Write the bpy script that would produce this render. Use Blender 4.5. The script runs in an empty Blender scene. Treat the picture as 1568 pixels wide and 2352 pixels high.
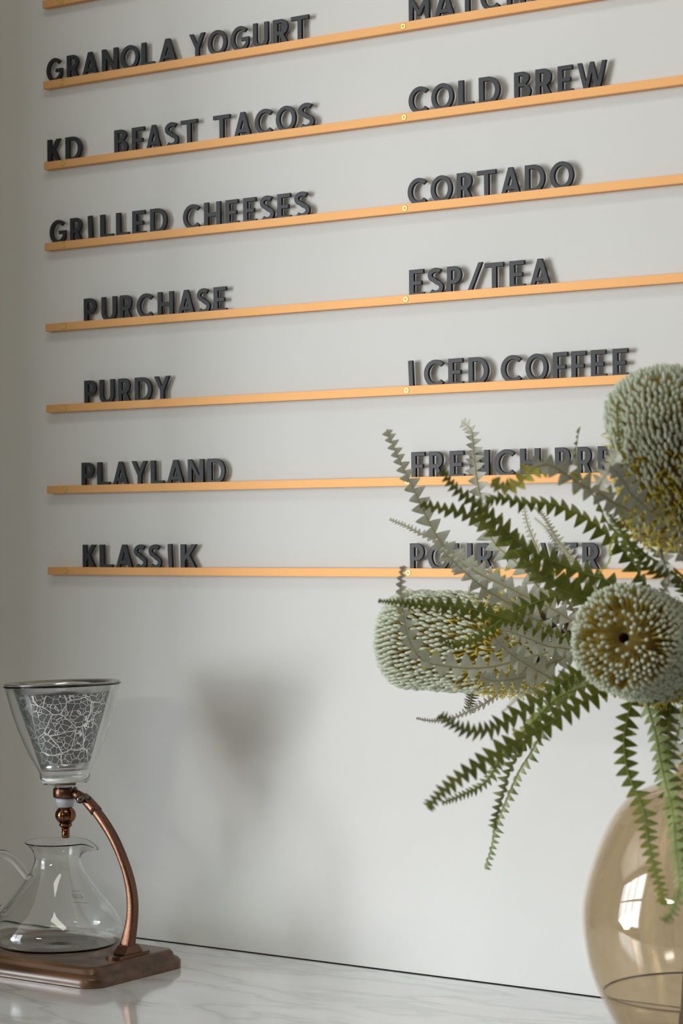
import bpy, bmesh, math, random
from mathutils import Vector, Matrix
random.seed(7)
PI = math.pi
scn = bpy.context.scene
COL = scn.collection
# ------------------------------------------------------------------ camera
FPX = 5200.0
CAM = Vector((1.60372, -1.76331, 1.31824))
FW = Vector((-0.58040979, 0.81429693, 0.0067067))
RT = Vector((0.8142452, 0.58044852, -0.00918019))
UP = Vector((0.0113682929, -0.000132628, 0.99993537))
cd = bpy.data.cameras.new('camera')
cam = bpy.data.objects.new('camera', cd)
COL.objects.link(cam)
cam.matrix_world = Matrix(((RT.x, UP.x, -FW.x, CAM.x), (RT.y, UP.y, -FW.y, CAM.y), (RT.z, UP.z, -FW.z, CAM.z), (0, 0, 0, 1)))
cd.sensor_fit = 'VERTICAL'
cd.sensor_height = 36.0
cd.sensor_width = 24.0
cd.lens = FPX / 2352 * 36
cd.clip_start = 0.05
cd.dof.use_dof = True
cd.dof.focus_distance = 2.10
cd.dof.aperture_fstop = 11.0
scn.camera = cam
# ------------------------------------------------------------------ world, lights, exposure
w = bpy.data.worlds.new('world'); scn.world = w
w.use_nodes = True
bg = w.node_tree.nodes['Background']
bg.inputs[0].default_value = (0.90, 1.0, 0.92, 1)
bg.inputs[1].default_value = 0.05
scn.view_settings.view_transform = 'Standard'
scn.view_settings.look = 'None'
scn.view_settings.exposure = 0.27
scn.view_settings.gamma = 1.0
scn.view_settings.use_curve_mapping = False
scn.cycles.transparent_max_bounces = 24
scn.cycles.sample_clamp_indirect = 0
scn.cycles.blur_glossy = 0


def area(name, loc, target, sx, sy, power, col):
    l = bpy.data.lights.new(name, 'AREA')
    l.shape = 'RECTANGLE'; l.size = sx; l.size_y = sy; l.energy = power; l.color = col
    o = bpy.data.objects.new(name, l); COL.objects.link(o)
    o.location = loc
    o.rotation_euler = (Vector(target) - Vector(loc)).to_track_quat('-Z', 'Z').to_euler()
    return o


# daylight through the shop window: sky over the whole opening, and the sunlit street seen through its lower half
area('sky_daylight', (-2.78, -3.35, 1.72), (-2.78, 0, 1.62), 3.15, 2.1, 152, (0.88, 0.94, 1.0))
area('street_daylight', (-2.6, -3.28, 0.95), (0.3, 0, 1.15), 1.15, 0.95, 48, (1.0, 0.97, 0.94))
# unseen overhead fill, added to brighten the counter
area('overhead_fill', (1.0, -1.0, 2.74), (0.95, -0.7, 0), 1.0, 0.3, 3.8, (1.0, 0.96, 0.86))
# strip lamp in the front of the shop
area('strip_lamp', (0.56, -2.95, 1.92), (0.1, 0, 1.15), 0.45, 0.10, 4.2, (1.0, 0.95, 0.84))


# ------------------------------------------------------------------ helpers
def ray(x, y):
    return FW + RT * ((x - 784) / FPX) - UP * ((y - 1176) / FPX)


def at(x, y, d):
    return CAM + ray(x, y) * d


def atY(x, y, Y):
    v = ray(x, y)
    return CAM + v * ((Y - CAM.y) / v.y)


def S(r, g, b):
    f = lambda c: (c / 255 / 12.92) if c / 255 <= .04045 else ((c / 255 + .055) / 1.055) ** 2.4
    return (f(r), f(g), f(b), 1)


def mat(name, col, rough=.5, metal=0.0, **kw):
    m = bpy.data.materials.new(name); m.use_nodes = True
    b = m.node_tree.nodes['Principled BSDF']
    b.inputs['Base Color'].default_value = col
    b.inputs['Roughness'].default_value = rough
    b.inputs['Metallic'].default_value = metal
    for k, v in kw.items():
        b.inputs[k].default_value = v
    return m


def nd(m, t, **kw):
    n = m.node_tree.nodes.new(t)
    for k, v in kw.items():
        setattr(n, k, v)
    return n


def lk(m, a, b):
    m.node_tree.links.new(a, b)


def bsdf(m):
    return m.node_tree.nodes['Principled BSDF']


def vary(m, c1, c2, scale, detail=3, lo=.35, hi=.65, stretch=None, coord='Object'):
    """two colours of the same thing mixed by noise"""
    tc = nd(m, 'ShaderNodeTexCoord'); n = nd(m, 'ShaderNodeTexNoise'); r = nd(m, 'ShaderNodeValToRGB')
    n.inputs['Scale'].default_value = scale; n.inputs['Detail'].default_value = detail
    if stretch:
        mp = nd(m, 'ShaderNodeMapping'); mp.inputs['Scale'].default_value = stretch
        lk(m, tc.outputs[coord], mp.inputs[0]); lk(m, mp.outputs[0], n.inputs['Vector'])
    else:
        lk(m, tc.outputs[coord], n.inputs['Vector'])
    r.color_ramp.elements[0].position = lo; r.color_ramp.elements[1].position = hi
    r.color_ramp.elements[0].color = c1; r.color_ramp.elements[1].color = c2
    lk(m, n.outputs['Fac'], r.inputs[0]); lk(m, r.outputs[0], bsdf(m).inputs['Base Color'])
    return n, r


def thin_glass(name, tint, edge=0.9, f0=.04, rough=.02):
    m = bpy.data.materials.new(name); m.use_nodes = True
    nt = m.node_tree; nt.nodes.clear()
    out = nd(m, 'ShaderNodeOutputMaterial'); tr = nd(m, 'ShaderNodeBsdfTransparent'); gl = nd(m, 'ShaderNodeBsdfGlossy')
    mx = nd(m, 'ShaderNodeMixShader'); lw = nd(m, 'ShaderNodeLayerWeight')
    lw.inputs['Blend'].default_value = 0.5
    p = nd(m, 'ShaderNodeMath', operation='POWER'); p.inputs[1].default_value = 4.0
    a = nd(m, 'ShaderNodeMath', operation='MULTIPLY_ADD'); a.inputs[1].default_value = edge; a.inputs[2].default_value = f0
    a.use_clamp = True
    tr.inputs[0].default_value = tint
    gl.inputs['Roughness'].default_value = rough; gl.inputs['Color'].default_value = (1, 1, 1, 1)
    lk(m, lw.outputs['Facing'], p.inputs[0]); lk(m, p.outputs[0], a.inputs[0]); lk(m, a.outputs[0], mx.inputs[0])
    lk(m, tr.outputs[0], mx.inputs[1]); lk(m, gl.outputs[0], mx.inputs[2]); lk(m, mx.outputs[0], out.inputs[0])
    return m


def link(name, me, parent=None):
    o = bpy.data.objects.new(name, me); COL.objects.link(o)
    if parent is not None:
        o.parent = parent
        o.matrix_parent_inverse = parent.matrix_world.inverted() if False else Matrix.Identity(4)
    return o


def tag(o, label, cat, group=None):
    o['label'] = label; o['category'] = cat
    if group: o['group'] = group
    return o


def thing(name, loc, label, cat, group=None):
    o = bpy.data.objects.new(name, None); COL.objects.link(o)
    o.empty_display_size = .02; o.location = loc
    return tag(o, label, cat, group)


def pd(name, verts, faces, m, parent=None, smooth=False, idx=None, loc=None):
    """mesh object from world-space verts; with a parent the verts become local to the parent's location"""
    off = parent_loc(parent) if loc is None else Vector(loc)
    me = bpy.data.meshes.new(name)
    me.from_pydata([tuple(Vector(v) - off) for v in verts], [], faces)
    for k in (m if isinstance(m, (list, tuple)) else [m]):
        me.materials.append(k)
    if smooth:
        me.polygons.foreach_set('use_smooth', [True] * len(me.polygons))
    if idx:
        me.polygons.foreach_set('material_index', idx)
    me.update()
    o = link(name, me, parent)
    if parent is None: o.location = off
    return o


def parent_loc(p):
    v = Vector((0, 0, 0))
    while p is not None:
        v = v + p.location; p = p.parent
    return v


def box(name, lo, hi, m, parent=None, bevel=0.0, seg=2):
    bm = bmesh.new()
    bmesh.ops.create_cube(bm, size=1)
    for v in bm.verts:
        v.co = Vector([(lo[i] + hi[i]) / 2 + v.co[i] * (hi[i] - lo[i]) for i in range(3)])
    if bevel:
        bmesh.ops.bevel(bm, geom=list(bm.edges), offset=bevel, segments=seg, affect='EDGES', profile=.5)
    return bmo(name, bm, m, parent)


def bmo(name, bm, m, parent=None, smooth=False):
    off = parent_loc(parent)
    if parent is None:
        off = sum((v.co for v in bm.verts), Vector()) / max(1, len(bm.verts))
        off.z = min(v.co.z for v in bm.verts)
    for v in bm.verts: v.co = v.co - off
    bmesh.ops.recalc_face_normals(bm, faces=list(bm.faces))
    me = bpy.data.meshes.new(name); bm.to_mesh(me); bm.free()
    for k in (m if isinstance(m, (list, tuple)) else [m]): me.materials.append(k)
    if smooth: me.polygons.foreach_set('use_smooth', [True] * len(me.polygons))
    o = link(name, me, parent)
    if parent is None: o.location = off
    return o


def struct(o):
    o['kind'] = 'structure'; return o


def lathe(profile, cx, cy, seg=72, closed=False, warp=None):
    """profile [(r,z)] -> verts, faces"""
    V = []; F = []; n = len(profile)
    for i in range(seg):
        a = 2 * PI * i / seg
        for k, (r, z) in enumerate(profile):
            p = Vector((r * math.cos(a), r * math.sin(a), z))
            if warp: p = warp(p, a, k)
            V.append((cx + p.x, cy + p.y, p.z))
    for i in range(seg):
        j = (i + 1) % seg
        for k in range(n if closed else n - 1):
            l = (k + 1) % n
            F.append((i * n + k, j * n + k, j * n + l, i * n + l))
    if not closed:
        for k in (0, n - 1):
            if profile[k][0] > 1e-5:
                F.append(tuple(i * n + k for i in range(seg)))
    return V, F


def lathe_obj(name, profile, cx, cy, m, parent=None, seg=72, closed=False, warp=None, rot=None):
    V, F = lathe(profile, cx, cy, seg, closed, warp)
    if rot:
        piv, M3 = rot
        V = [tuple(piv + M3 @ (Vector(v) - piv)) for v in V]
    bm = bmesh.new()
    vs = [bm.verts.new(v) for v in V]
    for f in F:
        try: bm.faces.new([vs[i] for i in f])
        except ValueError: pass
    bmesh.ops.remove_doubles(bm, verts=list(bm.verts), dist=1e-6)
    return bmo(name, bm, m, parent, smooth=True)


def smoothp(pts, n=8):
    """Catmull-Rom through points (any dimension tuples)"""
    out = []
    P = [tuple(p) for p in pts]
    for i in range(len(P) - 1):
        p0 = P[max(0, i - 1)]; p1 = P[i]; p2 = P[i + 1]; p3 = P[min(len(P) - 1, i + 2)]
        for k in range(n):
            t = k / n
            out.append(tuple(.5 * ((2 * b) + (-a + c) * t + (2 * a - 5 * b + 4 * c - d) * t * t + (-a + 3 * b - 3 * c + d) * t ** 3)
                             for a, b, c, d in zip(p0, p1, p2, p3)))
    out.append(P[-1])
    return out


def tube(path, rad, seg=8, V=None, F=None, cap=True, flat=None):
    """sweep; rad number or list; flat=(vector, a, b): elliptical/rounded section with half sizes a (along side) and b (along vector)"""
    if V is None: V, F = [], []
    P = [Vector(p) for p in path]; n = len(P); b0 = len(V)
    prev = None
    for i in range(n):
        T = (P[min(n - 1, i + 1)] - P[max(0, i - 1)]).normalized()
        if flat is not None:
            B = Vector(flat[0]); A = B.cross(T).normalized()
        else:
            ref = prev if prev is not None else (Vector((0, 0, 1)) if abs(T.z) < .9 else Vector((1, 0, 0)))
            A = (ref - T * ref.dot(T)).normalized(); prev = A; B = T.cross(A)
        r = rad[i] if isinstance(rad, (list, tuple)) else rad
        for k in range(seg):
            a = 2 * PI * k / seg
            if flat is not None:
                c, s = math.cos(a), math.sin(a)
                e = .45
                c = math.copysign(abs(c) ** e, c); s = math.copysign(abs(s) ** e, s)
                V.append(tuple(P[i] + A * (flat[1][i] * c) + B * (flat[2][i] * s)))
            else:
                V.append(tuple(P[i] + A * (r * math.cos(a)) + B * (r * math.sin(a))))
    for i in range(n - 1):
        for k in range(seg):
            l = (k + 1) % seg
            F.append((b0 + i * seg + k, b0 + i * seg + l, b0 + (i + 1) * seg + l, b0 + (i + 1) * seg + k))
    if cap:
        F.append(tuple(b0 + k for k in reversed(range(seg))))
        F.append(tuple(b0 + (n - 1) * seg + k for k in range(seg)))
    return V, F


def curve_mesh(name, loops, thick, bevel, m):
    """filled outline with holes -> mesh in XZ, front face towards -Y at y=0, thickness going +Y"""
    cu = bpy.data.curves.new(name, 'CURVE'); cu.dimensions = '2D'; cu.fill_mode = 'BOTH'
    cu.extrude = thick / 2 - bevel; cu.bevel_depth = bevel; cu.bevel_resolution = 1; cu.offset = -bevel
    for lp in loops:
        s = cu.splines.new('POLY'); s.points.add(len(lp) - 1); s.use_cyclic_u = True
        for p, q in zip(s.points, lp): p.co = (q[0], q[1], 0, 1)
    o = bpy.data.objects.new(name, cu)
    COL.objects.link(o)
    dg = bpy.context.evaluated_depsgraph_get()
    me = bpy.data.meshes.new_from_object(o.evaluated_get(dg))
    bpy.data.objects.remove(o); bpy.data.curves.remove(cu)
    me.name = name
    for v in me.vertices:
        x, y, z = v.co
        v.co = (x, -z + thick / 2, y)
    me.materials.clear(); me.materials.append(m)
    return me


# ------------------------------------------------------------------ materials
M_wall = mat('satin white paint', S(224, 222, 216), .42)
vary(M_wall, S(223, 222, 219), S(226, 225, 222), 6)
M_plain = mat('white plaster', S(225, 222, 215), .7)
M_dim = mat('grey green plaster', S(130, 137, 123), .8)
M_floor = mat('floor boards', S(120, 95, 70), .45)
vary(M_floor, S(105, 82, 60), S(140, 112, 84), 5, stretch=(1, 14, 1))
M_gap = mat('dark joint', S(30, 25, 20), .9)
M_frame = mat('window frame paint', S(60, 58, 55), .5)
M_pane = thin_glass('window pane', (.97, .98, .98, 1))
M_rail = mat('copper anodised aluminium', S(226, 170, 110), .55, .55)
M_brass = mat('brass screw', S(246, 222, 120), .3, .9)
M_brassd = mat('brass recess', S(150, 110, 40), .4, .9)
M_letter = mat('matt black letter', S(10, 10, 12), .44)
bsdf(M_letter).inputs['Specular IOR Level'].default_value = .52
M_copper = mat('antique copper', S(150, 98, 72), .3, 1.0)
n_, r_ = vary(M_copper, S(100, 72, 58), S(128, 94, 76), 900, 2, .4, .75)
M_copperb = mat('polished copper', S(126, 84, 60), .14, 1.0)
M_knob = mat('dark steel knob', S(110, 98, 94), .22, 1.0)
M_gasket = mat('white silicone', S(196, 196, 208), .45)
M_reflect = mat('white base reflection', S(246, 246, 246), .35)  # bright reflection in the cone's base, put into a plain colour
M_grey = mat('grey leaf underside', S(158, 156, 142), .6)
M_glass = mat('clear glass', (.985, .995, .985, 1), .0, 0, **{'Transmission Weight': 1.0, 'IOR': 1.47})
M_print = mat('white print on glass', S(190, 190, 180), .8)
M_steel = mat('brushed steel', S(190, 190, 192), .2, 1.0)
M_green = mat('banksia leaf upper side', S(104, 116, 44), .42)
vary(M_green, S(98, 110, 32), S(134, 140, 56), 60)
M_silver = mat('banksia leaf silver underside', S(202, 205, 190), .6)
vary(M_silver, S(192, 196, 180), S(212, 214, 201), 60)
M_lgreen = mat('pale green leaf upper side', S(125, 140, 86), .45)
vary(M_lgreen, S(124, 140, 78), S(164, 174, 120), 60)
M_yellow = mat('yellowing leaf', S(190, 184, 80), .5)
vary(M_yellow, S(178, 178, 66), S(216, 210, 104), 60)
M_fresh = mat('fresh green young leaf', S(146, 164, 62), .45)
M_brown = mat('browned dark leaf', S(74, 66, 40), .6)
M_ribg = mat('green midrib', S(128, 140, 52), .5)
M_ribt = mat('tan midrib', S(176, 166, 122), .55)
M_ribb = mat('brown midrib', S(140, 116, 84), .55)
M_stem = mat('brown woody stem', S(78, 56, 40), .75)
vary(M_stem, S(60, 42, 30), S(104, 80, 56), 120)
M_club = mat('pale floret tips', S(216, 223, 202), .6)
M_style = mat('olive styles', S(208, 186, 94), .6)
M_styley = mat('yellow styles', S(236, 216, 92), .6)
M_core = mat('olive flower cone', S(138, 118, 50), .9)
M_heart = mat('dark red flower centre', S(62, 14, 16), .7)
M_vase = thin_glass('amber glass', (.885, .825, .73, 1), .55, .085, .015)
M_water = thin_glass('still water', (.97, .96, .93, 1), .55, .03)
M_men = mat('dark water line', S(104, 94, 76), .3)
M_steel.use_nodes = True

# marble
M_marble = mat('white marble with grey veins', S(226, 227, 228), .12, 0, **{'Coat Weight': 1.0, 'Coat Roughness': .09})
m = M_marble
tc = nd(m, 'ShaderNodeTexCoord'); mp = nd(m, 'ShaderNodeMapping')
mp.inputs['Rotation'].default_value = (0, 0, .45); mp.inputs['Scale'].default_value = (2.0, 7, 2)
nz = nd(m, 'ShaderNodeTexNoise'); nz.inputs['Scale'].default_value = 1.6; nz.inputs['Detail'].default_value = 4; nz.inputs['Distortion'].default_value = .8
lk(m, tc.outputs['Object'], mp.inputs[0]); lk(m, mp.outputs[0], nz.inputs['Vector'])
sb = nd(m, 'ShaderNodeMath', operation='SUBTRACT'); sb.inputs[1].default_value = .5
ab = nd(m, 'ShaderNodeMath', operation='ABSOLUTE')
rp = nd(m, 'ShaderNodeValToRGB')
rp.color_ramp.elements[0].position = 0; rp.color_ramp.elements[0].color = S(214, 216, 219)
rp.color_ramp.elements[1].position = .12; rp.color_ramp.elements[1].color = S(248, 249, 251)
e = rp.color_ramp.elements.new(.03); e.color = S(238, 240, 242)
lk(m, nz.outputs['Fac'], sb.inputs[0]); lk(m, sb.outputs[0], ab.inputs[0]); lk(m, ab.outputs[0], rp.inputs[0])
lk(m, rp.outputs[0], bsdf(m).inputs['Base Color'])

# walnut
M_wood = mat('walnut', S(110, 78, 52), .28)
n_, r_ = vary(M_wood, S(62, 41, 26), S(112, 78, 52), 30, 5, .3, .7, stretch=(.4, 2.6, 4))

# etched steel of the filter: leaf-vein net, cells dull and dark, veins bright
M_etch = mat('etched steel net', S(150, 150, 152), .25, .8)
m = M_etch
tc = nd(m, 'ShaderNodeTexCoord')
v1 = nd(m, 'ShaderNodeTexVoronoi', feature='DISTANCE_TO_EDGE'); v1.inputs['Scale'].default_value = 160
v2 = nd(m, 'ShaderNodeTexVoronoi', feature='DISTANCE_TO_EDGE'); v2.inputs['Scale'].default_value = 48
nz = nd(m, 'ShaderNodeTexNoise'); nz.inputs['Scale'].default_value = 60
mxv = nd(m, 'ShaderNodeMixRGB'); mxv.inputs[0].default_value = .006
lk(m, tc.outputs['Object'], nz.inputs['Vector']); lk(m, tc.outputs['Object'], mxv.inputs[1]); lk(m, nz.outputs['Color'], mxv.inputs[2])
lk(m, mxv.outputs[0], v1.inputs['Vector']); lk(m, mxv.outputs[0], v2.inputs['Vector'])
l1 = nd(m, 'ShaderNodeMath', operation='LESS_THAN'); l1.inputs[1].default_value = .032
l2 = nd(m, 'ShaderNodeMath', operation='LESS_THAN'); l2.inputs[1].default_value = .022
mm = nd(m, 'ShaderNodeMath', operation='MAXIMUM')
lk(m, v1.outputs['Distance'], l1.inputs[0]); lk(m, v2.outputs['Distance'], l2.inputs[0])
lk(m, l1.outputs[0], mm.inputs[0]); lk(m, l2.outputs[0], mm.inputs[1])
cm = nd(m, 'ShaderNodeMixRGB'); cm.inputs[1].default_value = S(104, 105, 107); cm.inputs[2].default_value = S(236, 236, 236)
rm = nd(m, 'ShaderNodeMath', operation='MULTIPLY_ADD'); rm.inputs[1].default_value = -.28; rm.inputs[2].default_value = .5
lk(m, mm.outputs[0], cm.inputs[0]); lk(m, cm.outputs[0], bsdf(m).inputs['Base Color'])
lk(m, mm.outputs[0], rm.inputs[0]); lk(m, rm.outputs[0], bsdf(m).inputs['Roughness'])

# ------------------------------------------------------------------ room
CT = 0.9
struct(box('wall_back', (-.40, 0, CT + .0010), (2.6, .03, 2.8), M_wall))
struct(box('wall_back_lower', (-.40, .001, 0), (2.6, .03, CT - .0006), M_plain))
struct(box('gap_shade', (-.40, .0012, CT - .0006), (2.6, .03, CT + .0010), M_gap))  # dark strip filling the open gap, its shade given as colour
struct(box('shade_wall_left', (-.36, -.62, 0), (-.30, -.001, 2.8), M_dim))  # unseen return wall, added to shade the left of the menu wall
struct(box('floor', (-4.6, -3.6, -.05), (2.6, .03, 0), M_floor))
struct(box('ceiling', (-4.6, -3.6, 2.8), (2.6, .03, 2.85), M_plain))
# shop front with its window
struct(box('wall_front', (-1.18, -3.2, 0), (.30, -3.12, 2.8), M_plain))
struct(box('wall_front_side', (.86, -3.2, 0), (2.6, -3.12, 2.8), M_plain))
wf = struct(box('window_1', (-4.5, -3.2, 0), (-1.18, -3.12, .38), M_frame))
box('window_head', (-4.5, -3.2, 2.66), (-1.18, -3.12, 2.8), M_frame, wf)
for x in (-4.47, -3.65, -2.83, -2.02, -1.21):
    box('window_mullion', (x - .028, -3.19, .38), (x + .028, -3.13, 2.66), M_frame, wf)
box('window_transom', (-4.5, -3.185, 1.98), (-1.18, -3.135, 2.03), M_frame, wf)
box('window_pane', (-4.44, -3.163, .38), (-1.23, -3.157, 2.66), M_pane, wf)
ct = thing('counter', (.5, -.31, 0), 'white marble counter with grey veins running along the menu wall', 'counter')
box('countertop', (-.298, -.64, CT - .03), (1.32, -.0005, CT), M_marble, ct, .002)
box('cabinet_body', (-.29, -.60, .08), (1.30, -.01, CT - .0305), M_plain, ct)
box('plinth', (-.29, -.56, 0), (1.30, -.03, .08), M_frame, ct)

# ------------------------------------------------------------------ menu rails
SPC = .085
Z0 = 1.27527      # middle of the lowest rail
RF = -.0085       # front face of a rail
ORD = ['lowest', 'second lowest', 'third lowest', 'fourth lowest', 'fifth lowest', 'sixth lowest', 'seventh lowest', 'topmost']


def rail_bm(x0, x1, z):
    prof = [(0, -.0040), (RF, -.0040), (RF, .0040), (RF + .0016, .0040), (RF + .0016, .0018), (-.0022, .0018), (-.0022, .0030), (0, .0030)]
    bm = bmesh.new()
    a = [bm.verts.new((x0, y - .0002, z + q)) for y, q in prof]; b = [bm.verts.new((x1, y - .0002, z + q)) for y, q in prof]
    n = len(prof)
    for i in range(n):
        j = (i + 1) % n
        bm.faces.new((a[i], a[j], b[j], b[i]))
    bm.faces.new(a); bm.faces.new(list(reversed(b)))
    bmesh.ops.bevel(bm, geom=[e for e in bm.edges if all(abs(v.co.y - (RF - .0002)) < 1e-6 for v in e.verts)], offset=.0004, segments=2, affect='EDGES')
    return bm


RS = .0026
circ = [(RS * math.cos(2 * PI * i / 32), RS * math.sin(2 * PI * i / 32)) for i in range(32)]
cw, cl = .00042, .00150
cross = [(-cw, cl), (-cw, cw), (-cl, cw), (-cl, -cw), (-cw, -cw), (-cw, -cl), (cw, -cl), (cw, -cw), (cl, -cw), (cl, cw), (cw, cw), (cw, cl)]
ME_screw = curve_mesh('screw', [circ, cross], .0011, .00018, M_brass)
ME_recess = curve_mesh('screw_recess', [[(p[0] * 1.3, p[1] * 1.3) for p in cross]], .0004, .00005, M_brassd)
ME_seat = curve_mesh('screw_seat', [[(p[0] * 1.14, p[1] * 1.14) for p in circ], [(p[0] * .97, p[1] * .97) for p in reversed(circ)]], .0003, .00003, M_brassd)
rails = []
for i in range(8):
    z = Z0 + i * SPC
    xl = -.0262 if i < 4 else -.0268
    r = bmo('letter_rail', rail_bm(xl, .96, z), M_rail)
    tag(r, '%s of the copper coloured letter rails screwed to the white wall' % ORD[i], 'rail', 'copper letter rails on the wall')
    o = r.location
    for x in (0, .429, .858):
        s = link('screw', ME_screw, r); s.location = Vector((x, RF - .0006, z)) - o
        s['label'] = 'brass screw'
        s.rotation_euler = (0, random.uniform(-.8, .8), 0)
        q = link('screw_recess', ME_recess, s); q.location = (0, .0007, 0)
        q = link('screw_seat', ME_seat, s); q.location = (0, .0003, 0)
    rails.append(r)

# ------------------------------------------------------------------ letters
sw = .195
hw_ = .160


def arc(cx, cy, rx, ry, a0, a1, n=18):
    return [(cx + rx * math.cos(math.radians(a0 + (a1 - a0) * k / n)), cy + ry * math.sin(math.radians(a0 + (a1 - a0) * k / n))) for k in range(n + 1)]


def stroke(pts, wd):
    L = []; R = []
    n = len(pts)
    for i in range(n):
        a = pts[max(0, i - 1)]; b = pts[min(n - 1, i + 1)]
        dx, dy = b[0] - a[0], b[1] - a[1]; l = math.hypot(dx, dy)
        nx, ny = -dy / l * wd / 2, dx / l * wd / 2
        L.append((pts[i][0] + nx, pts[i][1] + ny)); R.append((pts[i][0] - nx, pts[i][1] - ny))
    return L + R[::-1]


def glyph(c):
    s = sw
    if c == 'I': return [[(0, 0), (s, 0), (s, 1), (0, 1)]]
    if c == 'L': return [[(0, 0), (.58, 0), (.58, s), (s, s), (s, 1), (0, 1)]]
    if c == 'E': return [[(0, 0), (.6, 0), (.6, hw_), (s, hw_), (s, .425), (.5, .425), (.5, .58), (s, .58), (s, 1 - hw_), (.58, 1 - hw_), (.58, 1), (0, 1)]]
    if c == 'F': return [[(0, 0), (s, 0), (s, .40), (.5, .40), (.5, .555), (s, .555), (s, 1 - hw_), (.58, 1 - hw_), (.58, 1), (0, 1)]]
    if c == 'T': return [[(.4 - s / 2, 0), (.4 + s / 2, 0), (.4 + s / 2, 1 - hw_), (.8, 1 - hw_), (.8, 1), (0, 1), (0, 1 - hw_), (.4 - s / 2, 1 - hw_)]]
    if c == 'H': return [[(0, 0), (s, 0), (s, .43), (.74 - s, .43), (.74 - s, 0), (.74, 0), (.74, 1), (.74 - s, 1), (.74 - s, .59), (s, .59), (s, 1), (0, 1)]]
    if c == '/': return [[(0, 0), (.2, 0), (.72, 1.06), (.54, 1.06)]]
    if c == 'K': return [[(0, 0), (s, 0), (s, .33), (.26, .44), (.47, 0), (.68, 0), (.38, .57), (.66, 1), (.45, 1), (s, .57), (s, 1), (0, 1)]]
    if c == 'Y': return [[(.30, 0), (.30 + s, 0), (.30 + s, .42), (.77, 1), (.58, 1), (.385, .60), (.19, 1), (0, 1), (.30, .42)]]
    if c == 'N': return [[(0, 0), (s, 0), (s, .66), (.57, 0), (.74, 0), (.74, 1), (.74 - s, 1), (.74 - s, .34), (.17, 1), (0, 1)]]
    if c == 'M': return [[(0, 0), (s, 0), (s, .64), (.40, .26), (.55, .26), (.95 - s, .64), (.95 - s, 0), (.95, 0), (.95, 1), (.80, 1), (.475, .47), (.15, 1), (0, 1)]]
    if c == 'W': return [[(0, 1), (.18, 1), (.37, .33), (.55, 1), (.70, 1), (.88, .33), (1.07, 1), (1.25, 1), (.97, 0), (.80, 0), (.625, .64), (.45, 0), (.28, 0)]]
    if c == 'V': return [[(.35, 0), (.55, 0), (.9, 1), (.71, 1), (.45, .26), (.19, 1), (0, 1)]]
    if c == 'A': return [[(0, 0), (.205, 0), (.205 + .35 * .2, .2), (.695 - .35 * .2, .2), (.695, 0), (.9, 0), (.55, 1), (.35, 1)],
                         [(.205 + .35 * .35, .35), (.695 - .35 * .35, .35), (.45, .70)]]
    if c == 'O': return [arc(.5, .5, .5, .5, 0, 360, 48)[:-1], arc(.5, .5, .5 - s, .5 - hw_, 360, 0, 48)[:-1]]
    if c == 'C': return [arc(.5, .5, .5, .5, 44, 316, 36) + arc(.5, .5, .5 - s, .5 - hw_, 316, 44, 36)]
    if c == 'G': return [arc(.5, .5, .5, .5, 44, 334, 40) + [(.95, .55), (.56, .55), (.56, .40), (.79, .40), (.79, .345)] + arc(.5, .5, .5 - s, .5 - hw_, 328, 44, 36)]
    if c == 'D': return [[(0, 0)] + arc(.36, .5, .47, .5, -90, 90, 24) + [(0, 1)], [(s, 1 - hw_)] + arc(.36, .5, .47 - s, .5 - hw_, 90, -90, 24) + [(s, hw_)]]
    if c == 'U': return [[(0, 1)] + arc(.37, .36, .37, .36, 180, 360, 24) + [(.74, 1), (.74 - s, 1)] + arc(.37, .36, .37 - s, .36 - hw_, 360, 180, 24) + [(s, 1)]]
    if c == 'P': return [[(0, 0), (s, 0), (s, .36)] + arc(.31, .68, .31, .32, -90, 90, 18) + [(0, 1)], [(s, 1 - hw_)] + arc(.31, .68, .31 - s, .32 - hw_, 90, -90, 14) + [(s, .36 + hw_)]]
    if c == 'R': return [[(0, 0), (s, 0), (s, .38), (.27, .38), (.49, 0), (.69, 0), (.455, .41)] + arc(.33, .69, .31, .31, -62, 90, 18) + [(0, 1)], [(s, 1 - hw_)] + arc(.33, .69, .31 - s, .31 - hw_, 90, -90, 14) + [(s, .38 + hw_)]]
    if c == 'B': return [[(0, 0)] + arc(.36, .28, .31, .28, -90, 68, 16) + arc(.33, .765, .28, .235, -62, 90, 16) + [(0, 1)],
                         [(s, .46)] + arc(.36, .29, .31 - s, .17, 90, -90, 12) + [(s, .12)][:0] + [(s, .12)], [(s, .85)] + arc(.32, .73, .28 - s, .12, 90, -90, 12) + [(s, .61)]]
    if c == 'S':
        p = arc(.33, .735, .235, .18, 40, 250, 22) + arc(.315, .275, .245, .19, 72, -140, 22)
        return [stroke(p, .175)]
    raise KeyError(c)


GL = {}
CAP = .0254


def letter_mesh(c):
    return glyph(c)


ROWS = []
z1 = lambda xs, o, k: [(c, o + a / k, o + b / k) for c, a, b in xs]
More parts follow.
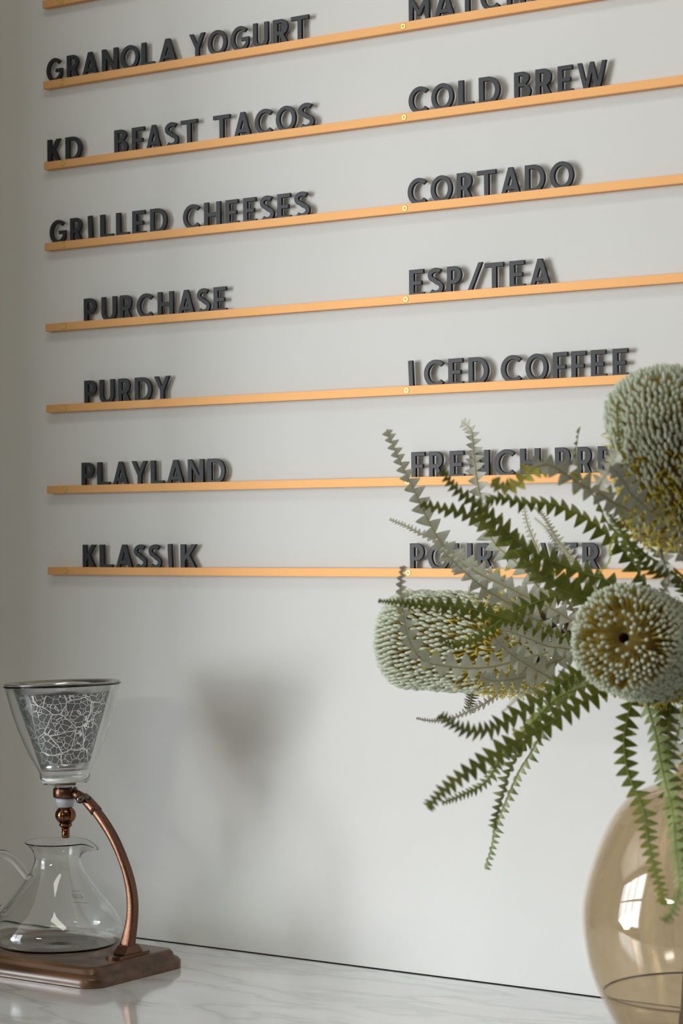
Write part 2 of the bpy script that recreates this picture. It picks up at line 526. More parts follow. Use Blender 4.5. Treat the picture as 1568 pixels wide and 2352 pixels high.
# (rail index from the bottom, column word, glyphs with pixel extents)
ROWS.append((6, 'left', z1([('G', 208, 278), ('R', 299, 356), ('A', 367, 440), ('N', 457, 528), ('O', 541, 624), ('L', 635, 692), ('A', 711, 794), ('Y', 850, 920), ('O', 933, 1020), ('G', 1037, 1118), ('U', 1137, 1206), ('R', 1227, 1300), ('T', 1308, 1387)], 0, 1.96)))
ROWS.append((5, 'left', z1([('K', 212, 273), ('D', 293, 366), ('B', 513, 573), ('F', 592, 648), ('A', 655, 725), ('S', 740, 801), ('T', 812, 886), ('T', 958, 1033), ('A', 1050, 1130), ('C', 1145, 1224), ('O', 1240, 1330), ('S', 1340, 1412)], 0, 1.96)))
ROWS.append((4, 'left', z1([('G', 222, 294), ('R', 314, 370), ('I', 397, 415), ('L', 449, 507), ('L', 521, 578), ('E', 594, 653), ('D', 674, 750), ('C', 822, 897), ('H', 917, 991), ('E', 1014, 1072), ('E', 1093, 1152), ('S', 1168, 1232), ('E', 1247, 1307), ('S', 1322, 1392)], 0, 1.96)))
ROWS.append((3, 'left', z1([('P', 376, 431), ('U', 455, 522), ('R', 538, 596), ('C', 614, 686), ('H', 708, 778), ('A', 797, 875), ('S', 884, 944), ('E', 960, 1018)], 0, 1.96)))
ROWS.append((2, 'left', z1([('P', 378, 432), ('U', 446, 512), ('R', 531, 588), ('D', 605, 682), ('Y', 692, 762)], 0, 1.96)))
ROWS.append((1, 'left', z1([('P', 366, 421), ('L', 436, 492), ('A', 505, 577), ('Y', 591, 660), ('L', 677, 735), ('A', 748, 828), ('N', 844, 915), ('D', 933, 1012)], 0, 1.96)))
ROWS.append((0, 'left', z1([('K', 371, 431), ('L', 447, 505), ('A', 518, 597), ('S', 601, 659), ('S', 667, 725), ('I', 757, 775), ('K', 811, 885)], 0, 1.96)))
ROWS.append((6, 'right', z1([('M', 333, 425), ('A', 445, 540), ('T', 552, 640), ('C', 655, 742), ('H', 773, 856), ('A', 880, 975)], 768, 1.96)))
ROWS.append((5, 'right', z1([('C', 332, 420), ('O', 434, 534), ('L', 556, 624), ('D', 648, 743), ('B', 807, 882), ('R', 903, 980), ('E', 1003, 1072), ('W', 1092, 1222)], 768, 1.96)))
ROWS.append((4, 'right', z1([('C', 328, 413), ('O', 431, 528), ('R', 549, 622), ('T', 640, 725), ('A', 746, 836), ('D', 855, 945), ('O', 968, 1074)], 768, 1.96)))
ROWS.append((3, 'right', z1([('E', 152, 286), ('S', 318, 460), ('P', 493, 622), ('/', 670, 812), ('T', 832, 1002), ('E', 1055, 1194), ('A', 1235, 1424)], 900, 3.92)))
ROWS.append((2, 'right', z1([('I', 194, 216), ('C', 268, 368), ('E', 390, 465), ('D', 491, 591), ('C', 653, 757), ('O', 777, 889), ('F', 915, 989), ('F', 1007, 1081), ('E', 1105, 1183), ('E', 1214, 1293)], 850, 2.184)))
ROWS.append((1, 'right', z1([('F', 205, 273), ('R', 294, 368), ('E', 397, 471), ('N', 497, 595), ('C', 622, 724), ('H', 750, 849), ('P', 925, 1001), ('R', 1038, 1112), ('E', 1140, 1222)], 850, 2.184)))
ROWS.append((0, 'right', z1([('P', 198, 269), ('O', 288, 396), ('U', 416, 508), ('R', 533, 615), ('O', 682, 790), ('V', 852, 946), ('E', 964, 1038), ('R', 1062, 1150)], 850, 2.184)))
NTH = ['first', 'second', 'third', 'fourth', 'fifth', 'sixth', 'seventh', 'eighth', 'ninth', 'tenth', 'eleventh', 'twelfth', 'thirteenth', 'fourteenth']
LY = RF + .0018
for ri, side, xs in ROWS:
    zb = Z0 + ri * SPC + .0019
    for k, (c, a, b) in enumerate(xs):
        # invert the view for the point of the rail's letter plane under that column
        def X_at(px):
            lo, hi = -.2, 1.2
            for _ in range(40):
                mid = (lo + hi) / 2
                v = Vector((mid, LY, zb + .0127)) - CAM
                if 784 + FPX * v.dot(RT) / v.dot(FW) < px: lo = mid
                else: hi = mid
            return lo
        xa, xb = X_at(a), X_at(b)
        g = glyph(c)
        gx = max(p[0] for p in g[0])
        fx = (xb - xa) / gx
        loops = [[(p[0] * fx, p[1] * CAP) for p in lp] for lp in g]
        me = curve_mesh('letter', loops, .0030, .0003, M_letter)
        o = link('letter', me); o.location = (xa, LY, zb)
        if c == 'I': o.rotation_euler = (0, math.radians(-2.5), 0); o.location.z += .0003
        nm = 'slash sign' if c == '/' else 'letter ' + c
        col = 'left' if side == 'left' else 'right'
        tag(o, 'black %s, %s character of the %s column entry on the %s rail' % (nm, NTH[k], col, ORD[ri]), 'letter', 'black menu letters standing in the rails')
# the foot of one letter on the topmost rail, cut by the frame
me = curve_mesh('letter', [[(p[0] * CAP, p[1] * CAP) for p in lp] for lp in glyph('I')], .0030, .0003, M_letter)
o = link('letter', me); o.location = (-.0212, LY, Z0 + 7 * SPC + .0019)
tag(o, 'black upright letter stroke, the only character at the left end of the topmost rail', 'letter', 'black menu letters standing in the rails')

# ------------------------------------------------------------------ coffee stand
AX, AY = .126, -.150            # axis of the dripper
PX = .0004187                   # metres per pixel at the dripper


def zy(y): return 1.0449 - (y - 1872) * PX


BT = CT + .0180
st = thing('coffee_stand', (.12, -.152, CT), 'walnut board with curved copper arm holding a glass coffee dripper', 'coffee stand')
# board with an ogee edge and rounded corners
bx0, bx1, by0, by1 = -.015, .224, -.2225, -.086
prof = [(0, 0), (.0005, .0012), (0, .0035), (0.0, .0065), (.0018, .0095), (.0050, .0112), (.0058, .0120), (.0066, .0150), (.0088, .0174), (.0115, .0180)]
bm = bmesh.new(); rings = []
for ins, hz in prof:
    R = .018 - ins * .6; ring = []
    for cx, cy, a0 in ((bx1 - ins - R, by1 - ins - R, 0), (bx0 + ins + R, by1 - ins - R, 90), (bx0 + ins + R, by0 + ins + R, 180), (bx1 - ins - R, by0 + ins + R, 270)):
        for k in range(9):
            a = math.radians(a0 + 90 * k / 8)
            ring.append(bm.verts.new((cx + R * math.cos(a), cy + R * math.sin(a), CT + hz)))
    rings.append(ring)
for r0, r1 in zip(rings, rings[1:]):
    for i in range(len(r0)):
        j = (i + 1) % len(r0); bm.faces.new((r0[i], r0[j], r1[j], r1[i]))
bm.faces.new(rings[-1]); bm.faces.new(list(reversed(rings[0])))
bo = bmo('base_board', bm, M_wood, st)
for p in bo.data.polygons: p.use_smooth = len(p.vertices) == 4
# arm
out = [(196, 1822), (212, 1836), (243, 1872), (274, 1924), (297, 1980), (312, 2030), (318.5, 2075), (317, 2120), (311, 2178)]
inn = [(176, 1834), (192, 1846), (222, 1886), (251, 1932), (274, 1985), (286, 2030), (290, 2075), (287, 2120), (273, 2172)]
ctr = []; ha = []; hb = []
for (ox, oy), (ix, iy) in zip(out, inn):
    P = atY((ox + ix) / 2, (oy + iy) / 2, AY)
    wd = math.hypot(ox - ix, oy - iy) * PX
    ctr.append((P.x, AY, P.z)); hb.append(.0050); ha.append(max(.0030, (wd - .0050) / 2 / .80))
ctr = smoothp(ctr, 6)
ha = [q[0] for q in smoothp([(h,) for h in ha], 6)]; hb = [.0050] * len(ha)
V, F = tube(ctr, 0, 20, flat=((0, 1, 0), ha, hb))
pd('arm', V, F, M_copper, st, True)
# hinge cap on the upper end of the arm
V, F = tube([Vector(c) for c in ctr[2:11]], 0, 20, flat=((0, 1, 0), [h + .0007 for h in ha[2:11]], [.0057] * 9))
pd('hinge_cap', V, F, M_copper, st, True)
P0 = Vector(ctr[0])
V, F = tube([(AX + .010, AY, zy(1822)), (P0.x - .004, AY, P0.z + .0005), (P0.x + .004, AY, P0.z - .002)], [.0048, .0046, .0042], 14)
pd('arm_root', V, F, M_copper, st, True)
# thumb screw: little dark ball on a pin at the camera side of the hinge
kb = at(184, 1836, 2.146)
bm = bmesh.new(); bmesh.ops.create_uvsphere(bm, u_segments=20, v_segments=12, radius=.0040)
for v in bm.verts: v.co += kb
ko = bmo('thumb_screw', bm, M_knob, st, True)
V, F = tube([kb, kb + Vector((.004, .010, .001))], .0016, 10)
pd('screw_pin', V, F, M_knob, ko, True)
# foot: thin rounded plate with a stepped boss
fx, fy = ctr[-1][0] + .001, AY
bm = bmesh.new(); lo_ = []; hi_ = []
for sgn in (-1, 1):
    for k in range(11):
        a = math.radians((-180 if sgn < 0 else 0) + 180 * k / 10)
        p = (fx + .0085 * math.cos(a), fy + sgn * .0180 + .0085 * math.sin(a))
        lo_.append((p[0], p[1], BT)); hi_.append((p[0], p[1], BT + .0030))
a_ = [bm.verts.new(p) for p in lo_]; b_ = [bm.verts.new(p) for p in hi_]
for i in range(len(a_)):
    j = (i + 1) % len(a_); bm.faces.new((a_[i], a_[j], b_[j], b_[i]))
tp = bm.faces.new(b_); bm.faces.new(list(reversed(a_)))
bmesh.ops.bevel(bm, geom=list(tp.edges), offset=.0007, segments=2, affect='EDGES')
bmo('foot_plate', bm, M_copper, st)
bm = bmesh.new(); bmesh.ops.create_cube(bm, size=1)
for v in bm.verts:
    t = .8 if v.co.z > 0 else 1.0
    v.co = Vector((fx + v.co.x * .0150 * t, fy + v.co.y * .0290 * (.55 if v.co.z > 0 else 1), BT + .0029 + (v.co.z + .5) * .0080))
bmesh.ops.bevel(bm, geom=list(bm.edges), offset=.0010, segments=2, affect='EDGES')
bmo('foot_boss', bm, M_copper, st)
# ring that carries the dripper
rz0, rz1 = zy(1832), zy(1809)
lathe_obj('ring', [(.0096, rz0 + .001), (.0104, rz0), (.0112, rz0 + .0003), (.0117, rz0 + .0016), (.0119, (rz0 + rz1) / 2), (.0117, rz1 - .0016), (.0112, rz1 - .0003), (.0104, rz1), (.0096, rz1 - .001)], AX, AY, M_copper, st, 40, True)

# ------------------------------------------------------------------ dripper, tilted a little
piv = Vector((AX, AY, zy(1822)))
TILT = (piv, Matrix.Rotation(math.radians(-1.7), 3, 'Y'))
dr = thing('coffee_dripper', (AX, AY, zy(1822)), 'clear glass cone dripper with copper ball valve, resting in the ring of the copper arm', 'coffee dripper')
k = PX
prof_o = [(22, 1832), (22, 1806), (40, 1802), (50, 1800), (55, 1795), (57, 1786), (58, 1774), (66, 1758), (78, 1737), (92, 1706), (105, 1673), (118, 1632), (128, 1590), (131, 1578), (134.5, 1575), (135, 1572.5)]
prof_i = [(132, 1571.5), (128.5, 1575), (125, 1590), (115, 1632), (102, 1673), (89, 1706), (75, 1737), (63, 1758), (55, 1775), (54, 1785), (51, 1792), (40, 1797), (20, 1800), (19, 1832)]
lathe_obj('glass_cone', [(r * k, zy(y)) for r, y in prof_o + prof_i], AX, AY, M_glass, dr, 96, True, rot=TILT)
lathe_obj('gasket', [(.004, zy(1853)), (18.5 * k, zy(1853)), (19.5 * k, zy(1851)), (20, 0)][:3] and [(.004, zy(1853)), (18.0 * k, zy(1853)), (19.5 * k, zy(1843)), (21.5 * k, zy(1842)), (21.8 * k, zy(1833)), (.004, zy(1833))], AX, AY, M_gasket, dr, 40)
lathe_obj('reflection_ring', [(38 * k, zy(1795)), (52 * k, zy(1793)), (52.5 * k, zy(1784)), (50 * k, zy(1784)), (38 * k, zy(1787))], AX, AY, M_reflect, dr, 48, True, rot=TILT)  # solid white ring standing in for light reflected in the thick glass base
ball = [(13.5 * k, zy(1852))]
for a in range(-50, 66, 9):
    ball.append((24 * k * math.cos(math.radians(a)), zy(1872) - 22 * k * math.sin(math.radians(a))))
ball += [(9 * k, zy(1893))]
vb = lathe_obj('valve_ball', ball, AX, AY, M_copperb, dr, 48)
sp = (RT * -.08 - FW).normalized()
c0 = Vector((AX, AY, zy(1872)))
V, F = tube([c0 + sp * (24.3 * k * math.cos(t)) + Vector((0, 0, 22.3 * k * math.sin(t))) for t in [-.72 + .12 * i for i in range(13)]], .00055, 6)
vs = pd('valve_slot', V, F, M_gap, vb, True)
lathe_obj('valve_neck', [(8 * k, zy(1889)), (13 * k, zy(1890)), (15 * k, zy(1893)), (14.5 * k, zy(1896)), (11 * k, zy(1900)), (8 * k, zy(1902))], AX, AY, M_copperb, dr, 36)
lathe_obj('drip_tip', [(5 * k, zy(1900)), (9 * k, zy(1900.5)), (9 * k, zy(1922)), (8 * k, zy(1924)), (5.5 * k, zy(1924)), (5.5 * k, zy(1905))], AX, AY, M_copperb, dr, 32)

# steel filter hanging in the cone
fl = thing('coffee_filter', (AX, AY, zy(1768)), 'steel cone filter etched with a leaf vein net, sitting inside the glass dripper', 'coffee filter')


def fr(y): return 53 + (1768 - y) / (1768 - 1580) * (112 - 53)


lathe_obj('filter_net', [(fr(y) * k, zy(y)) for y in (1751, 1720, 1690, 1660, 1630, 1600, 1592)], AX, AY, M_etch, fl, 96, rot=TILT).data
net = fl.children[0]
me = net.data
bm = bmesh.new(); bm.from_mesh(me)
bmesh.ops.delete(bm, geom=[f for f in bm.faces if len(f.verts) > 4], context='FACES'); bm.to_mesh(me); bm.free()
lathe_obj('lower_band', [(fr(1751) * k, zy(1751)), (fr(1768) * k, zy(1768)), (fr(1768) * k - .004, zy(1769)), (.0005, zy(1769)), (.0005, zy(1768)), (fr(1768) * k - .001, zy(1767)), (fr(1751) * k - .0006, zy(1751))], AX, AY, M_steel, fl, 96, True, rot=TILT)
lathe_obj('rim_flange', [(fr(1592) * k, zy(1592)), (112 * k, zy(1577)), (118 * k, zy(1571)), (131 * k, zy(1570)), (133 * k, zy(1569)), (131 * k, zy(1567.5)), (117 * k, zy(1568.5)), (110 * k, zy(1576)), (fr(1592) * k - .0006, zy(1592))], AX, AY, M_steel, fl, 96, True, rot=TILT)

# ------------------------------------------------------------------ carafe
CX = atY(134, 2060, AY).x
CY = AY - .001
cr = thing('coffee_carafe', (CX, CY, BT), 'clear glass carafe with pouring lip and looped handle on the walnut board', 'carafe')
lipdir = math.atan2(RT.y, RT.x)


def lip(p, a, kk):
    d = (a - lipdir + PI) % (2 * PI) - PI
    t = max(0, min(1, (p.z - zy(1975)) / (zy(1937) - zy(1975))))
    g = math.exp(-(d / .34) ** 2) * t * t
    r = math.hypot(p.x, p.y)
    f = (r + .0085 * g) / max(r, 1e-6)
    return Vector((p.x * f, p.y * f, p.z - .0075 * g))


oc = [(20, 2176), (105, 2176), (124, 2173), (142, 2163), (151, 2148), (152, 2134), (146, 2118), (132, 2095), (111, 2068), (91, 2043), (72, 2017), (60, 1997), (54, 1980), (53, 1968), (58, 1953), (68, 1941), (74, 1936)]
zb_ = zy(2176) - BT
co_ = [(r * k, zy(y) - zb_ * max(0, (y - 2090) / 86.0)) for r, y in smoothp(oc, 3)]
ic = [(max(.0005, r - .0013), z + (.0014 if z < BT + .004 else 0)) for r, z in reversed(co_[1:])]
top = [(74.5 * k, zy(1934)), (73 * k, zy(1933.5))]
prof = [(.0005, BT)] + co_ + top + ic + [(.0005, BT + .0016)]
cb = lathe_obj('glass_body', prof, CX, CY, M_glass, cr, 96, True, lip)
hp = [(70, 2018), (58, 2006), (42, 1986), (24, 1969), (4, 1961), (-18, 1964), (-36, 1980), (-44, 2008), (-40, 2044), (-26, 2072), (-2, 2088)]
Dc = (Vector((CX, CY, 1.0)) - CAM).dot(FW)
V, F = tube([at(x, y, Dc) for x, y in smoothp(hp, 5)], [.0046] + [.0040] * (len(smoothp(hp, 5)) - 2) + [.0046], 16)
pd('handle', V, F, M_glass, cr, True)
# faint printed graduation on the far side of the glass, so it reads mirrored from here
V, F = [], []


def onback(u, z):
    # a point on the far inner wall of the carafe; u = metres along the wall
    r = .0470
    for (r0, z0), (r1, z1_) in zip(co_, co_[1:]):
        if z0 <= z <= z1_ and z1_ > z0:
            r = r0 + (r1 - r0) * (z - z0) / (z1_ - z0); break
    r -= .0002
    a = math.atan2(FW.y, FW.x) - .40 - u / r
    return Vector((CX + r * math.cos(a), CY + r * math.sin(a), z))


zc_ = zy(2084)
def printed(pts): tube([onback(-u, zc_ + z) for u, z in pts], .00022, 4, V, F)
printed([(.0022, .0), (.0022, .0050), (.0, .0015), (.0030, .0015)])
for q in (.0045, .0085):
    printed([(q + .0013 + .0013 * math.cos(t), .0025 + .0024 * math.sin(t)) for t in [i * PI / 8 for i in range(17)]])
printed([(0, .0085), (.010, .0085)])
printed([(-.004, -.0045), (.014, -.0045)])
pd('graduation_print', V, F, M_print, cr)['label'] = 'faint white printed 400 mark'

# ------------------------------------------------------------------ vase
VP = atY(1612, 2080, -.22)
VX, VY = VP.x, -.22
VD = (VP - CAM).dot(FW)
kv = VD / FPX


def zv(y): return atY(1612, y, -.22).z


va = thing('glass_vase', (VX, VY, CT), 'round amber glass vase on the marble counter holding the banksia stems', 'vase')
vp = [(12, 2466), (86, 2466), (104, 2456), (146, 2415), (172, 2385), (200, 2347), (226, 2300), (246, 2258), (262, 2208), (272, 2150), (275, 2092), (266, 2038), (247, 1975), (222, 1912), (190, 1858), (156, 1826), (118, 1808), (84, 1796), (64, 1780), (57, 1758), (58, 1738), (64, 1722)]
vo = [(r * kv, zv(y)) for r, y in smoothp(vp, 3)]
dz = zv(2466) - CT
vo = [(r, z - dz * max(0, min(1, (1.0 - z) / .1))) for r, z in vo]
vi = [(max(.001, r - .0018), z) for r, z in reversed(vo) if z > CT + .007] + [(.02, CT + .0075), (.0006, CT + .0072)]
lathe_obj('glass_body', [(.0006, CT)] + vo + [(64 * kv, zv(1719)), (62 * kv, zv(1718))] + vi, VX, VY, M_vase, va, 120, True)
# water
WZ = zv(2278)
wr = []
for r, z in vo:
    if CT + .009 < z < WZ: wr.append((r - .0021, z))
rw = wr[-1][0]
wt = thing('vase_water', (VX, VY, CT + .008), 'shallow still water filling the bottom of the amber vase', 'water')
lathe_obj('water_body', [(.0006, CT + .009)] + wr + [(rw + .0004, WZ), (rw - .003, WZ - .0006), (.0006, WZ - .0006)], VX, VY, M_water, wt, 96)
lathe_obj('water_line', [(rw - .0002, WZ - .0006), (rw + .0002, WZ - .0006), (rw + .0004, WZ + .0006), (rw - .0000, WZ + .0006)], VX, VY, M_men, wt, 96, True)['label'] = 'dark meniscus line against the glass'


# ------------------------------------------------------------------ banksias
NECK = Vector((VX, VY, zv(1745)))


def stem_part(parent, pts, rads, parent_name='stem'):
    P = smoothp([tuple(p) for p in pts], 6)
    n = len(P)
    rr = [q[0] for q in smoothp([(r,) for r in rads], 6)]
    V, F = tube(P, rr, 10)
    return pd(parent_name, V, F, M_stem, parent, True)


def banksia_head(parent, base, apex, R, rows, per, seed, yel=.30, open_top=.0, flare=1.0):
    """base/apex points of the spike, R outer radius"""
    rnd = random.Random(seed)
    ax = (apex - base); H = ax.length; ax.normalize()
    u = ax.orthogonal().normalized(); v = ax.cross(u)

    def prof(t):     # t 0..1 along the profile, base edge -> apex ; returns (r, h)
        if t < .10:
            q = t / .10; return R * (.74 + .26 * math.sin(q * PI / 2)), H * (.02 + .10 * q)
        if t < .66:
            q = (t - .10) / .56; return R * (1 + .015 * math.sin(q * PI)), H * (.12 + .88 * q) - (R * .62) * q
        q = (t - .66) / .34; a = q * PI / 2
        return R * max(.0, math.cos(a)) ** .8, H - R * .62 + R * .62 * math.sin(a)

    def P3(r, h, a): return base + ax * h + (u * math.cos(a) + v * math.sin(a)) * r
    # core
    V, F = [], []
    pr = [(max(.0004, prof(i / 24)[0] * .62), prof(i / 24)[1] * .90 + H * .02) for i in range(23)]
    if open_top: pr = pr[:-2] + [(R * .10, pr[-3][1] - R * .06), (R * .06, pr[-3][1] - R * .30), (.0004, pr[-3][1] - R * .33)]
    seg = 40
    for i in range(seg):
        a = 2 * PI * i / seg
        for r, h in pr: V.append(tuple(P3(r, h, a)))
    n = len(pr)
    for i in range(seg):
        j = (i + 1) % seg
        for q in range(n - 1): F.append((i * n + q, j * n + q, j * n + q + 1, i * n + q + 1))
    idx = []
    for i in range(seg):
        for q in range(n - 1): idx.append(1 if (open_top and q >= n - 3) else 0)
    pd('flower_cone', V, F, [M_core, M_heart], parent, True, idx)
    # florets
    Vc, Fc, Ic = [], [], []
    Vy, Fy, Iy = [], [], []

    def cone_tube(V_, F_, I_, pts, rad, seg_, mi):
        f0 = len(F_)
        tube(pts, rad, seg_, V_, F_)
        I_.extend([mi] * (len(F_) - f0))
    tmax = .988 if not open_top else .972
    tw = 0.0
    for i in range(rows):
        t = (i + .5) / rows * tmax
        r, h = prof(t)
        cnt = max(5, int(round(per * max(r, R * .10) / R)))
        tw += PI / per * 1.0
        for q in range(cnt):
            a = 2 * PI * (q + (.5 if i % 2 else 0)) / cnt + tw * .18 + rnd.uniform(-.18, .18) * 2 * PI / cnt
            if open_top and t > .74 and rnd.random() < .34: continue
            rr_, hh = prof(min(.999, max(0, t + rnd.uniform(-.2, .2) / rows)))
            rr_ *= rnd.uniform(.965, 1.02)
            inner = P3(r * .60, h * .88, a)
            radial = (u * math.cos(a) + v * math.sin(a))
            # outward normal of the profile
            r2, h2 = prof(min(1, t + .01)); dr_, dh_ = r2 - r, h2 - h; l = math.hypot(dr_, dh_) or 1
            nrm = radial * (dh_ / l) - ax * (dr_ / l)
            tip = P3(rr_, hh, a)
            lowf = t < yel * rnd.uniform(.55, 1.15)
            topf = max(0, (t - .66) / .34)
            up = (ax * (.95 - .5 * topf) + nrm * (.26 + .75 * topf) + Vector((rnd.uniform(-.12, .12), rnd.uniform(-.12, .12), rnd.uniform(-.12, .12)))).normalized()
            if open_top:
                up = (nrm + radial * .15 + ax * (.45 * (1 - topf)) + Vector((rnd.uniform(-.3, .3), rnd.uniform(-.3, .3), rnd.uniform(-.3, .3)))).normalized()
            L = R * (.165 if not open_top else .11) * rnd.uniform(.85, 1.15)
            mid = inner.lerp(tip, .72) - ax * (R * .05)
            sr = R * .0125
            if lowf:
                # open floret: long wiry yellow style
                e_ = tip + (nrm * .5 + ax * rnd.uniform(-.7, .9) + radial.cross(ax) * rnd.uniform(-.8, .8)).normalized() * R * .16
                cone_tube(Vy, Fy, Iy, [inner, mid, tip, e_], [sr, sr, sr * .95, sr * .7], 4, 0)
                if rnd.random() < .45:
                    cone_tube(Vy, Fy, Iy, [tip - up * L * .4, tip + up * L * .2, tip + up * L * .55], [sr * 1.2, R * .026, R * .01], 5, 1)
            else:
                s0 = tip - up * L * .55
                cone_tube(Vc, Fc, Ic, [inner, mid, s0], [sr, sr, sr * 1.1], 4, 0)
                wq = R * (.0325 if not open_top else .034)
                cone_tube(Vc, Fc, Ic, [s0, s0 + up * L * .28, s0 + up * L * .68, s0 + up * L], [sr * 1.2, wq, wq * 1.05, wq * .35], 6, 1)
    o = pd('florets', Vc, Fc, [M_style, M_club], parent, True, Ic); o['kind'] = 'stuff'
    if Vy:
        o = pd('open_styles', Vy, Fy, [M_styley, M_club], parent, True, Iy); o['kind'] = 'stuff'


RIBR = .0007


def leaf(parent, pts, half, side, top=None, bot=None, rib=None, roll=0.0, pitch=.98, cup=.25, tipw=.35, seed=0, curl=0.0, lobes=(1, 1), yellow=False, basew=.7):
    """pts: (x, y, depth) from leaf base to tip. side +1 shows the upper side to the viewer, -1 the underside"""
    rnd = random.Random(seed * 13 + 5)
    top = top or M_green; bot = bot or M_silver
    rib = rib or (M_ribg if side > 0 else M_ribt)
    P = [Vector(q) for q in smoothp([tuple(at(*p)) for p in pts], 8)]
    L = [0]
    for a, b in zip(P, P[1:]): L.append(L[-1] + (b - a).length)
    tot = L[-1]
    dm = sum(p[2] for p in pts) / len(pts)
    hw = 1.2 * half * dm / FPX

    def pos(s):
        s = max(0, min(tot, s))
        for i in range(len(L) - 1):
            if s <= L[i + 1] or i == len(L) - 2:
                f = (s - L[i]) / max(1e-9, L[i + 1] - L[i]); return P[i].lerp(P[i + 1], f), i
    def frame(s):
        p, i = pos(s)
        a, _ = pos(s - tot * .02); b, _ = pos(s + tot * .02)
        T = (b - a).normalized()
        Vw = (CAM - p).normalized()
        N = (Vw - T * Vw.dot(T)).normalized() * side
        rl = roll + curl * (s / tot)
        N = Matrix.Rotation(rl, 3, T) @ N
        return p, T, N, N.cross(T)
    V, F, I = [], [], []
    s = hw * .5
    th = .00022
    while s < tot - hw * .15:
        q = s / tot
        wd = hw * (basew + (1 - basew) * min(1, q / .25)) * (1 if q < .62 else max(tipw, 1 - (q - .62) / .38 * (1 - tipw)))
        pt = wd * pitch * rnd.uniform(.92, 1.08)
        for sg in (0, 1):
            sd = 1 if sg else -1
            lw = wd * lobes[sg] * rnd.uniform(.84, 1.12)
            if lw < hw * .12: continue
            ss = s + (pt * .45 if sg else 0)
            p0, T, N, B = frame(ss + pt * .5)
            a0, _ = pos(ss); a1, _ = pos(min(tot, ss + pt))
            cp = cup * rnd.uniform(.5, 1.5) + rnd.uniform(-.12, .12)
            fw = rnd.uniform(.05, .30)
            rows_ = 5; b0 = len(V)
            for j in range(rows_ + 1):
                t = j / rows_
                wv = (1 - t) ** .82 if j < rows_ else 0
                # the outer edge of the lobe sweeps towards the leaf tip
                cen = (a0 + a1) * .5 + T * (lw * fw * t) + B * (sd * lw * t) + N * (-cp * lw * t * t)
                e0 = cen - T * (pt * .53 * wv) ; e1 = cen + T * (pt * .50 * wv)
                if j == rows_:
                    V.append(tuple(cen))
                else:
                    V.extend([tuple(e0), tuple(cen + N * th), tuple(e1), tuple(cen - N * th)])
            for j in range(rows_):
                q0 = b0 + 4 * j
                if j < rows_ - 1:
                    q1 = q0 + 4
                    fs = [(q0, q0 + 1, q1 + 1, q1), (q0 + 1, q0 + 2, q1 + 2, q1 + 1), (q0, q1, q1 + 3, q0 + 3), (q0 + 3, q1 + 3, q1 + 2, q0 + 2)]
                else:
                    q1 = q0 + 4
                    fs = [(q0, q0 + 1, q1), (q0 + 1, q0 + 2, q1), (q0, q1, q0 + 3), (q0 + 3, q1, q0 + 2)]
                mi = [0, 0, 1, 1]
                F.extend(fs)
                if yellow and (q > .72 or rnd.random() < .06): mi = [2, 2, 2, 2]
                elif not yellow and rnd.random() < .05 and j >= 3: mi = [2, 2, 2, 2]
                I.extend(mi)
        s += pt
    lf = pd('leaf', V, F, [top, bot, M_yellow], parent, False, I)
    pr = [P[i] for i in range(0, len(P), 2)] + ([P[-1]] if (len(P) - 1) % 2 else [])
    n = len(pr)
    V, F = tube(pr, [RIBR * (1.35 - .95 * i / (n - 1)) for i in range(n)], 6)
    pd('midrib', V, F, rib, lf, True)
    return lf


# --- flower spikes
A_base, A_apex = at(1572, 1215, 1.60), at(1504, 872, 1.54)
B_base, B_apex = at(1258, 1484, 1.80), at(880, 1466, 1.86)
C_base, C_apex = at(1522, 1502, 1.645), at(1416, 1459, 1.535)
HUB = Vector((VX - .006, VY - .004, zv(1690)))
bot_ = Vector((VX, VY, CT + .012))
TA = thing('banksia_stem', A_base, 'tall upright banksia spike at the right edge above the facing one', 'flower', 'banksia stems in the amber vase')
TB = thing('banksia_stem', B_base, 'banksia spike lying sideways, pointing left in front of the lowest rail', 'flower', 'banksia stems in the amber vase')
TC = thing('banksia_stem', C_base, 'banksia spike facing the viewer with its dark red centre showing', 'flower', 'banksia stems in the amber vase')
stem_part(TA, [A_base + (A_apex - A_base) * .06, at(1590, 1330, 1.63), at(1606, 1560, 1.70), NECK + Vector((.006, .006, .0)), bot_ + Vector((-.03, .02, .0))], [.0045, .0042, .0042, .0042, .0038])
stem_part(TB, [B_base + (B_apex - B_base) * .06, at(1330, 1492, 1.79), at(1450, 1560, 1.77), at(1575, 1690, 1.745), NECK + Vector((-.008, .002, -.004)), bot_ + Vector((.035, .0, .0))], [.0042, .0042, .004, .004, .004, .0036])
stem_part(TC, [C_base + (C_apex - C_base) * .06, at(1556, 1530, 1.675), at(1592, 1620, 1.70), NECK + Vector((.002, -.009, 0)), bot_ + Vector((0, -.035, 0))], [.0044, .0042, .0042, .004, .0038])
banksia_head(TA, A_base, A_apex, .0385, 33, 58, 1, .56)
banksia_head(TB, B_base, B_apex, .0395, 33, 58, 2, .34)
banksia_head(TC, C_base, C_apex, .0375, 32, 58, 3, .28, open_top=1)
# thin dark side twigs between the sideways spike and the facing one
for i, pts in enumerate(([(1232, 1398, 1.80), (1262, 1430, 1.79), (1312, 1470, 1.785), (1372, 1514, 1.785)], [(1296, 1404, 1.78), (1302, 1440, 1.78), (1330, 1480, 1.785), (1360, 1507, 1.787)], [(1266, 1480, 1.79), (1310, 1485, 1.79), (1350, 1500, 1.788)])):
    V, F = tube(smoothp([tuple(at(*p)) for p in pts], 5), .0021, 8)
    pd('twig', V, F, M_stem, TB, True)


def D(pts, d0, d1):
    n = len(pts)
    return [(x, y, d0 + (d1 - d0) * i / (n - 1)) for i, (x, y) in enumerate(pts)]


